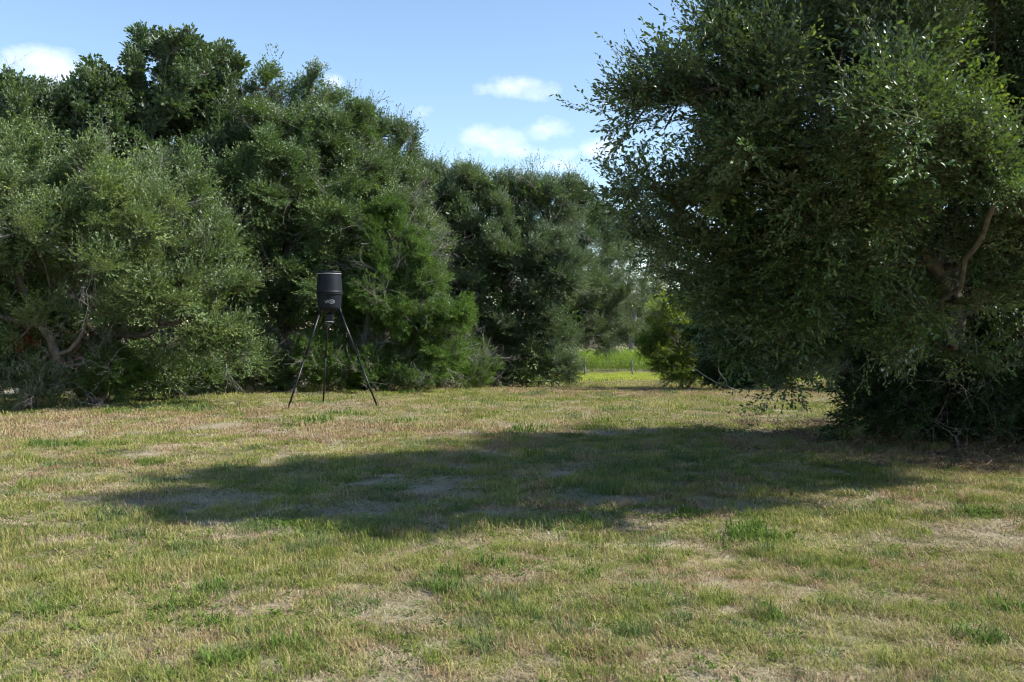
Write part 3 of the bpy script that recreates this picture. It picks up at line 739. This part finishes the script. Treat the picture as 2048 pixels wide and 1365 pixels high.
# patches: (pixel x, pixel y, half width, half height, kind, weight)
PATCH = [(700, 1022, 130, 15, 'bare', .9, .18), (850, 985, 50, 9, 'bare', .7, .1), (390, 1000, 70, 12, 'bare', .6, 0), (1060, 1030, 110, 16, 'bare', .6, 0), (1360, 1050, 150, 22, 'bare', .7, 0),
         (1940, 1075, 120, 26, 'bare', .95, .12), (480, 1195, 50, 14, 'bare', .95, 0), (830, 1265, 30, 9, 'bare', .9, 0), (140, 942, 22, 8, 'bare', .9, 0), (60, 1050, 90, 20, 'bare', .6, 0),
         (330, 1340, 60, 16, 'bare', .6, 0), (870, 1090, 70, 14, 'bare', .5, 0), (1600, 1260, 40, 14, 'bare', .6, 0), (1820, 1015, 120, 8, 'bare', .5, 0), (700, 1130, 60, 12, 'bare', .5, 0),
         (665, 812, 60, 6, 'bare', .55, 0), (1500, 1010, 90, 9, 'bare', .5, 0), (1010, 1160, 60, 9, 'bare', .5, 0), (220, 1085, 90, 9, 'bare', .5, 0), (1750, 1200, 60, 12, 'bare', .5, 0),
         (200, 850, 330, 24, 'red', .8, 0), (700, 862, 260, 18, 'red', .9, 0), (540, 822, 200, 8, 'red', .7, 0), (1040, 865, 150, 22, 'red', .8, 0), (1850, 915, 260, 34, 'red', .95, 0), (1560, 885, 120, 16, 'red', .6, 0),
         (1300, 785, 320, 10, 'red', .6, 0), (1500, 1150, 260, 30, 'red', .35, 0), (1900, 1150, 200, 40, 'red', .35, 0), (1000, 1150, 150, 30, 'red', .35, 0),
         (1400, 845, 260, 22, 'green', .8, 0), (1050, 825, 200, 9, 'green', .6, 0), (400, 788, 420, 8, 'green', .8, 0), (160, 890, 260, 12, 'green', .75, 0), (1250, 930, 300, 40, 'blue', .6, 0), (750, 970, 240, 30, 'blue', .5, 0),
         (1500, 1065, 75, 14, 'lush', .95, 0), (95, 1225, 30, 10, 'lush', .95, 0), (850, 1250, 34, 8, 'lush', .8, 0), (1440, 1070, 50, 10, 'lush', .8, 0), (230, 905, 40, 8, 'blue', .9, 0), (880, 968, 40, 6, 'lush', .7, 0),
         (1230, 750, 200, 8, 'yell', .9, 0), (300, 1150, 500, 40, 'yell', .55, 0), (300, 1300, 500, 60, 'yell', .35, 0), (1700, 1300, 400, 50, 'yell', .4, 0)]
W = {k: np.zeros(len(X)) for k in ('bare', 'red', 'green', 'blue', 'lush', 'yell')}
wob = fbm(X, Y, .8, 41) * .55
for (px, py, rx, ry, kd, wt, sl_) in PATCH:
    x0, y0 = px2ground(px, py); _, ya = px2ground(px, py - ry); _, yb = px2ground(px, py + ry)
    kx = 1.2 if kd == 'bare' else 1.0
    rxw = rx / F * y0 * kx; ryw = max(.12, (ya - yb) / 2) * kx
    r2 = np.sqrt(((X - x0) / rxw) ** 2 + ((Y - y0 - sl_ * 0 - (X - x0) * sl_ * 2) / ryw) ** 2)
    g = np.clip((1.15 - r2 + wob) * 2.2, 0, 1) * wt
    W[kd] = np.maximum(W[kd], g)
bn = fbm(X, Y, .55, 51); bn2 = fbm(X, Y, 2.4, 61)
bare = np.maximum(W['bare'], np.clip((bn + .4 * bn2 - .30) * 3.0, 0, .8))
keep = rg.rand(len(X)) > np.minimum(1, bare * 1.02)
q1 = fbm(X, Y, 1.3, 71); q2 = fbm(X, Y, .45, 81); q3 = fbm(X, Y, 3.5, 91)
pg = np.clip(.66 + .3 * q1 + .4 * q2 + .2 * q3, .06, 1) + W['green'] * .7
py_ = np.clip(.30 + .25 * q3 - .2 * q2, .08, 1) + W['yell'] * .8
pd = np.clip(.26 - .25 * q1 - .25 * q2, .08, 1) + bare * .6
pr_ = np.clip(.22 - .4 * q3 - .35 * q1 + .25 * q2, .08, .9) + W['red'] * 3.0
pb = np.clip(.05 + .15 * q2, .0, .3) + W['blue'] * .8
pl_ = np.clip((fbm(X, Y, .45, 101) - .40) * 2.5, 0, .6) + W['lush'] * 1.3
fld = np.clip((Y - 38) / 8, 0, 1) * 8
PR = np.stack([pg, py_, pd, pr_, pl_, pb, fld], 1); PR /= PR.sum(1, keepdims=True)
pick = (PR.cumsum(1) < rg.rand(len(X))[:, None]).sum(1)
zz = gz(X, Y)
grow_s = .85 + .35 * rg.rand(len(X))
hh = np.clip(.80 + .75 * q2 + .35 * fbm(X, Y, .22, 201, 2) + .25 * rg.randn(len(X)), .3, 2.0) * (1 - .45 * bare)
GL = {'g_green': 'short green meadow grass over the whole clearing', 'g_yell': 'yellowing meadow grass mixed through the clearing', 'g_dry': 'dry straw-coloured grass round the bare patches',
      'g_red': 'rusty brown dry grass in bands across the clearing', 'g_lush': 'lush dark green grass tufts dotted over the clearing', 'g_blue': 'blue-green grass in the middle of the clearing', 'g_field': 'bright sunlit grass of the far field around the fence'}
GNM = {'g_green': 'green_grass', 'g_yell': 'yellowing_grass', 'g_dry': 'dry_grass', 'g_red': 'rusty_grass', 'g_lush': 'lush_grass', 'g_blue': 'blue_green_grass', 'g_field': 'field_grass'}
for i, key in enumerate(('g_green', 'g_yell', 'g_dry', 'g_red', 'g_lush', 'g_blue', 'g_field')):
    s = keep & (pick == i)
    n = s.sum()
    rot = np.stack([rg.randn(n) * .10, rg.randn(n) * .10, rg.rand(n) * 6.283], 1)
    sc = np.stack([grow_s[s], grow_s[s], hh[s]], 1)
    o = scatter(GNM[key], key, np.stack([X[s], Y[s], zz[s]], 1), rot, sc, rg.randint(0, 3, n), None, LVL[s])
    tag(o, GL[key], 'grass', None, 'stuff')
n = len(X); s = rg.rand(n) < np.clip(.12 + .5 * bare, 0, 1)
k = s.sum()
o = scatter('thatch', 'g_thatch', np.stack([X[s] + rg.randn(k) * .05, Y[s] + rg.randn(k) * .05, zz[s]], 1), np.stack([rg.randn(k) * .05, rg.randn(k) * .05, rg.rand(k) * 6.283], 1), np.stack([grow_s[s], grow_s[s], .6 + .8 * rg.rand(k)], 1), rg.randint(0, 3, k), None, LVL[s])
tag(o, 'matted dead thatch lying over the bare sandy patches', 'thatch', None, 'stuff')
# taller grass along the foot of the left wood
ex = []
for (pa, ya_, pb_, yb_, n) in ((0, 812, 560, 786, 900), (560, 786, 980, 778, 650), (0, 826, 300, 802, 160), (980, 778, 1130, 770, 160)):
    a, b = px2ground(pa, ya_), px2ground(pb_, yb_)
    t = rg.rand(n)
    ex.append(np.stack([a[0] + (b[0] - a[0]) * t + rg.randn(n) * .25, a[1] + (b[1] - a[1]) * t + rg.randn(n) * .35 + .3], 1))
ex = np.concatenate(ex); n = len(ex)
for key, nm, lab, s in (('g_tall', 'tall_grass', 'taller unmown grass along the foot of the left wood', rg.rand(n) < .62), ('g_seed', 'tall_dry_grass', 'tall dry seed stalks along the foot of the left wood', rg.rand(n) < .28)):
    k = s.sum(); e = ex[s]
    o = scatter(nm, key, np.stack([e[:, 0], e[:, 1], gz(e[:, 0], e[:, 1])], 1), np.stack([rg.randn(k) * .1, rg.randn(k) * .1, rg.rand(k) * 6.28], 1), .5 + .6 * rg.rand(k), rg.randint(0, 3, k))
    tag(o, lab, 'grass', None, 'stuff')
# tall weeds behind the fence
n = 2600
y = 79 + 18 * rg.rand(n); x = y * (-.02 + .30 * rg.rand(n))
t = nrm(np.stack([rg.randn(n) * .25, rg.randn(n) * .25, np.ones(n)], 1))
o = scatter('tall_weeds', 'weed', np.stack([x, y, gz(x, y)], 1), frames(t, 1.0, rg), .9 + .8 * rg.rand(n), rg.randint(0, 3, n))
tag(o, 'tall sunlit yellow-green weeds on the far side of the fence', 'weeds', None, 'stuff')

# leaf litter and dry thatch under the right oak
lm, nt = material('litter_leaf')
lr = mk(nt, 'ShaderNodeAttribute', attribute_name='lr').outputs['Fac']
p = mk(nt, 'ShaderNodeBsdfPrincipled', {'Base Color': ramp(nt, lr, [(0, (.06, .038, .025)), (.5, (.13, .085, .055)), (1, (.24, .175, .12))]), 'Roughness': .8, 'Specular IOR Level': .2})
mk(nt, 'ShaderNodeOutputMaterial', {0: p.outputs[0]})
def litter(rng):
    mb = MB()
    for k in range(26):
        a = rng.rand() * 6.28; r = .16 * math.sqrt(rng.rand())
        add_leaf(mb, np.array([r * math.cos(a), r * math.sin(a), .008 + .03 * rng.rand()]), unit(rng.randn(3) * [1, 1, .25]), unit(np.array([0, 0, 1]) + rng.randn(3) * .4), .032 + .022 * rng.rand(), .016, 1, rng.rand())
    return mb
SP['litter'] = [litter(rg).proto('litter', [lm]) for _ in range(3)]; GN['litter'] = gn_group('litter', SP['litter'])
n = 1300
x = 2.2 + 7 * rg.rand(n) ** .8; y = 10.4 + 4.6 * rg.rand(n)
ok = (fbm(x, y, .9, 131) + np.clip((x - 3.2) * .22, -.5, .5)) > 0.0
x, y = x[ok], y[ok]; n = len(x)
o = scatter('leaf_litter', 'litter', np.stack([x, y, gz(x, y) + .015], 1), np.stack([rg.randn(n) * .1, rg.randn(n) * .1, rg.rand(n) * 6.28], 1), .8 + .5 * rg.rand(n), rg.randint(0, 3, n))
tag(o, 'brown fallen leaves on the shaded ground below the big right oak', 'leaf litter', None, 'stuff')

def rosette(rng):
    mb = MB()
    for k in range(13):
        a = rng.rand() * 6.28; d = np.array([math.cos(a), math.sin(a), .25 + .5 * rng.rand()])
        add_leaf(mb, np.array([0, 0, .01]) + rng.randn(3) * [.03, .03, .004], unit(d), unit(np.array([0, 0, 1]) + rng.randn(3) * .3), .04 + .035 * rng.rand(), .022, 1, rng.rand())
    return mb
SP['rosette'] = [rosette(rg).proto('rosette', [G_LUSH]) for _ in range(3)]; GN['rosette'] = gn_group('rosette', SP['rosette'])
n = 5200
y = 3 + 15 * rg.rand(n) ** 1.3; x = (rg.rand(n) * 2 - 1) * (.58 * y + 1)
ok = fbm(x, y, .9, 301) + .25 * rg.randn(n) > .12
x, y = x[ok], y[ok]; n = len(x)
o = scatter('ground_weeds', 'rosette', np.stack([x, y, gz(x, y) + .01], 1), np.stack([rg.randn(n) * .15, rg.randn(n) * .15, rg.rand(n) * 6.28], 1), .3 + .35 * rg.rand(n), rg.randint(0, 3, n))
tag(o, 'low broadleaf weeds growing between the meadow grass', 'weeds', None, 'stuff')

# ------------------------------------------------------------------ game feeder
def simple_mat(name, col, rough, spec=.5, bump=0, bscale=300, var=.15):
    m, nt = material(name)
    tcn = mk(nt, 'ShaderNodeTexCoord').outputs['Object']
    nz = mk(nt, 'ShaderNodeTexNoise', {'Vector': tcn, 'Scale': bscale, 'Detail': 3.0}).outputs['Fac']
    n2_ = mk(nt, 'ShaderNodeTexNoise', {'Vector': tcn, 'Scale': 6.0, 'Detail': 5.0, 'Roughness': .7}).outputs['Fac']
    c = ramp(nt, n2_, [(.3, tuple(v * (1 - var) for v in col)), (.75, tuple(v * (1 + var) for v in col))])
    r_ = math_(nt, 'ADD', rough - .1, math_(nt, 'MULTIPLY', n2_, .2))
    ins = {'Base Color': c, 'Roughness': r_, 'Specular IOR Level': spec}
    if bump: ins['Normal'] = mk(nt, 'ShaderNodeBump', {'Height': nz, 'Strength': bump, 'Distance': .002}).outputs[0]
    p = mk(nt, 'ShaderNodeBsdfPrincipled', ins)
    mk(nt, 'ShaderNodeOutputMaterial', {0: p.outputs[0]})
    return m
PLASTIC = simple_mat('black_plastic', (.004, .006, .011), .58, .25, .4, 500, .5)
LIDM = simple_mat('black_lid', (.004, .005, .009), .45, .3, .3)
LEGM = simple_mat('black_powder_coat', (.005, .006, .010), .4, .35)
GALV = simple_mat('galvanised', (.34, .35, .36), .45, .5)
LOGO = simple_mat('white_print', (.22, .25, .27), .5, .3)
def lathe(prof, k=48):
    v, f = [], []
    for (r, z) in prof:
        for a in range(k):
            an = 6.2831853 * a / k; v.append((r * math.cos(an), r * math.sin(an), z))
    for q in range(len(prof) - 1):
        for a in range(k):
            f.append((q * k + a, q * k + (a + 1) % k, (q + 1) * k + (a + 1) % k, (q + 1) * k + a))
    return v, f
def tube(p0, p1, r0, r1, k=12):
    a, b = np.array(p0, float), np.array(p1, float); t = unit(b - a); u = unit(np.cross(t, (0, 1, .1))); w = np.cross(t, u)
    v = [c + r * (math.cos(6.2832 * q / k) * u + math.sin(6.2832 * q / k) * w) for c, r in ((a, r0), (b, r1)) for q in range(k)]
    f = [(q, (q + 1) % k, k + (q + 1) % k, k + q) for q in range(k)] + [tuple(range(k))[::-1], tuple(range(k, 2 * k))]
    return v, f
def box(c, s):
    c, s = np.array(c), np.array(s) / 2
    v = [c + s * np.array([i, j, k]) for i in (-1, 1) for j in (-1, 1) for k in (-1, 1)]
    return v, [(0, 1, 3, 2), (4, 6, 7, 5), (0, 4, 5, 1), (2, 3, 7, 6), (0, 2, 6, 4), (1, 5, 7, 3)]
FD = 18.4
fx = (659 - 1024) / F * FD; fz = float(gz(fx, FD))
fe = empty('game_feeder', (fx, FD, fz))
tag(fe, 'black plastic barrel game feeder on three tall black metal legs', 'feeder')
def zpx(py): return CAM_H + (HY - py) / F * FD - fz
S = FD / F
zb, zr, zt = zpx(619), zpx(587), zpx(549)
low = [(.02, zb), (21.2 * S, zb), (22.3 * S, zb + .012), (23.0 * S, zb + .05), (24.6 * S, zr - .03), (25.0 * S, zr - .012)]
v, f = lathe(low); new_obj('lower_barrel', v, f, PLASTIC, fe, True)
upp = [(24.4 * S, zr - .004), (25.6 * S, zr), (26.3 * S, zr + .008), (26.3 * S, zr + .022), (25.4 * S, zr + .032), (25.2 * S, zr + .06), (24.6 * S, zr + .2), (23.4 * S, zt - .03), (23.2 * S, zt)]
v, f = lathe(upp); ub = new_obj('upper_barrel', v, f, PLASTIC, fe, True)
v, f = lathe([(25.2 * S, zr - .018), (27.2 * S, zr - .018), (27.4 * S, zr - .010), (27.2 * S, zr - .002), (25.2 * S, zr - .002)]); new_obj('rim_ridge', v, f, PLASTIC, fe, True)
v, f = lathe([(22.6 * S, zt + .001), (23.9 * S, zt + .001), (24.1 * S, zt + .006), (23.7 * S, zt + .012), (22.6 * S, zt + .012)]); new_obj('lid_band', v, f, GALV, fe, True)
lid = [(22.9 * S, zt + .014), (23.3 * S, zt + .016), (23.3 * S, zt + .045), (23.0 * S, zt + .052), (21.8 * S, zt + .054), (21.0 * S, zt + .046), (12 * S, zt + .05), (.001, zt + .056)]
v, f = lathe(lid); new_obj('lid', v, f, LIDM, fe, True)
v, f = lathe([(15 * S, zb + .004), (15 * S, zb - .02), (6 * S, zb - .07), (4 * S, zb - .12), (.001, zb - .12)]); new_obj('funnel', v, f, LIDM, fe, True)
# control box with spinner under the funnel
v, f = box((.012, -.02, zb - .15), (.12, .11, .13)); cb = new_obj('control_box', v, f, LIDM, fe)
bm_ = cb.modifiers.new('bevel', 'BEVEL'); bm_.width = .012; bm_.segments = 2
v, f = lathe([(.001, zb - .232), (.085, zb - .232), (.09, zb - .222), (.085, zb - .226), (.02, zb - .226), (.012, zb - .205)]); new_obj('spinner_plate', v, f, GALV, fe, True)
for ang in (12, 132, 252):
    a = R(ang); c, s = math.cos(a), -math.sin(a)
    foot = np.array([c * .94, s * .94, 0]); foot[2] = float(gz(fx + foot[0], FD + foot[1])) - fz - .03
    topp = np.array([c * .19, s * .19, zb + .005])
    mid = foot + (topp - foot) * .52
    v, f = tube(foot, mid, .017, .017); lg = new_obj('leg', v, f, LEGM, fe, True)
    v, f = tube(mid - (topp - foot) * .02, topp, .021, .021); new_obj('upper_section', v, f, LEGM, lg, True)
    v, f = tube(foot, foot + (topp - foot) * .03, .019, .019); new_obj('foot_cap', v, f, LIDM, lg, True)
    tv_, tf_ = tube(topp - (topp - foot) * .06, topp + np.array([0, 0, .03]), .026, .028); new_obj('leg_socket', tv_, tf_, PLASTIC, lg, True)
    v, f = tube(mid + np.array([.0, -.025, .02]), mid + np.array([.0, .02, .02]), .006, .006, 6); new_obj('bolt', v, f, GALV, lg)
# printed emblem: a forked antler mark and an oval with lettering strokes, wrapped on the lower barrel
def decal(name, polys):
    v, f = [], []
    rr = 24.0 * S
    view = math.atan2(-FD, -fx) + R(3)
    for poly in polys:
        n0 = len(v)
        for (uu, vv) in poly:
            an = view + uu / rr
            r_ = (23.0 + 1.6 * ((vv + zm - zb - .05) / (zr - .03 - zb - .05))) * S + .0025
            v.append((r_ * math.cos(an), r_ * math.sin(an), zm + vv))
        f.append(tuple(range(n0, n0 + len(poly))))
    return new_obj(name, v, f, LOGO, bpy.data.objects['lower_barrel'])
zm = zpx(604.3)
def ring(cx, cz, a, b, w, k=28, a0=0, a1=360):
    out = []
    for q in range(k):
        t0, t1 = R(a0 + (a1 - a0) * q / k), R(a0 + (a1 - a0) * (q + 1) / k)
        out.append([(cx + a * math.cos(t0), cz + b * math.sin(t0)), (cx + a * math.cos(t1), cz + b * math.sin(t1)), (cx + (a - w) * math.cos(t1), cz + (b - w) * math.sin(t1)), (cx + (a - w) * math.cos(t0), cz + (b - w) * math.sin(t0))])
    return out
def stroke(x0, y0, x1, y1, w):
    dx, dy = x1 - x0, y1 - y0; L = math.hypot(dx, dy); nx, ny = -dy / L * w / 2, dx / L * w / 2
    return [(x0 + nx, y0 + ny), (x1 + nx, y1 + ny), (x1 - nx, y1 - ny), (x0 - nx, y0 - ny)]
decal('emblem', ring(.028, 0, .060, .037, .010) + [stroke(-.022 + .028, .008, .034 + .028, .010, .010), stroke(-.02 + .028, -.009, .036 + .028, -.007, .009),
      stroke(-.10, .022, -.048, -.030, .012), stroke(-.088, -.030, -.040, .034, .012), stroke(-.075, -.002, -.032, .004, .012), stroke(-.10, .022, -.088, .004, .009)])

# ------------------------------------------------------------------ wire fence across the far field
WIRE = simple_mat('fence_wire', (.25, .25, .25), .5)
fy = 71.0
pxs = [1005, 1085, 1170, 1265, 1345, 1425]
fo = empty('wire_fence', ((1170 - 1024) / F * fy, fy, float(gz((1170 - 1024) / F * fy, fy))))
tag(fo, 'wire fence on crooked wooden posts across the far end of the clearing', 'fence')
o3 = np.array(fo.location)
tops = []
rg = np.random.RandomState(77)
for px in pxs:
    x = (px - 1024) / F * fy; z = float(gz(x, fy))
    h = 1.30 + .2 * rg.rand(); pts_ = [np.array([x, fy, z - .2])]
    for q in range(1, 6): pts_.append(np.array([x + rg.randn() * .03, fy + rg.randn() * .02, z + h * q / 5]))
    v, f = tube_mesh(np.array(pts_) - o3, np.array([-1, 0, 1, 2, 3, 4]), np.array([.075, .07, .065, .062, .058, .05]), 0)
    new_obj('post', v, f, BARK_PALE, fo, True)
    tops.append((x, z))
for k in range(4):
    v, f = [], []
    for (xa, za), (xb, zb_) in zip(tops[:-1], tops[1:]):
        h = .3 + .28 * k
        vv, ff = tube(np.array([xa, fy, za + h]) - o3, np.array([xb, fy, zb_ + h]) - o3, .003, .003, 4)
        f += [tuple(q + len(v) for q in g_) for g_ in ff]; v += list(vv)
    new_obj('wire', v, f, WIRE, fo)

# ------------------------------------------------------------------ fallen dead branches
def branch(name, label, pa, pb, rad, seed, arch=.15, forks=5):
    rng = np.random.RandomState(seed)
    a = np.array([pa[0], pa[1], float(gz(*pa)) + rad * .8]); b = np.array([pb[0], pb[1], float(gz(*pb)) + rad * .8])
    n = 9; P = []; par = []
    for q in range(n):
        t = q / (n - 1); P.append(a + (b - a) * t + np.array([0, 0, arch * math.sin(3.1416 * t)]) + rng.randn(3) * .03 * np.linalg.norm(b - a) * .5 * (0 < q < n - 1) * np.array([1, 1, .4])); par.append(q - 1)
    rad_ = list(np.linspace(rad, rad * .35, n))
    for k in range(forks):
        i = rng.randint(2, n - 1); d = unit((b - a) + rng.randn(3) * np.linalg.norm(b - a) * .6 + np.array([0, 0, .2])); L = np.linalg.norm(b - a) * (.2 + .3 * rng.rand()); j = i
        for q in range(4):
            p_ = P[j] + d * L / 4 + rng.randn(3) * .02
            p_[2] = max(p_[2], float(gz(p_[0], p_[1])) + rad * .3)
            P.append(p_); par.append(j); j = len(P) - 1; rad_.append(rad * .45 * (1 - q * .2))
    P = np.array(P); o3 = a.copy()
    v, f = tube_mesh(P - o3, np.array(par), np.array(rad_), 0)
    o = new_obj(name, v, f, DEAD, None, True); o.location = o3
    tag(o, label, 'branch')
branch('fallen_branch', 'grey fallen branch at the foot of the centre oak', px2ground(985, 773), px2ground(1055, 776), .05, 1, .25)
branch('fallen_branch', 'thin fallen branch lying in the far shade below the dark cedars', px2ground(1415, 783), px2ground(1485, 786), .03, 2, .12)
branch('fallen_branch', 'bleached fallen branch at the lower left edge of the wood', px2ground(30, 822), px2ground(165, 806), .03, 3, .35, 8)
branch('fallen_branch', 'thin dry branch on the ground under the big right oak', px2ground(1900, 880), px2ground(2040, 862), .015, 4, .25, 6)
branch('fallen_branch', 'slanting dead branch left of the feeder at the wood edge', px2ground(470, 792), px2ground(530, 787), .022, 5, .9, 6)
print('done', round(time.time() - T0, 1))
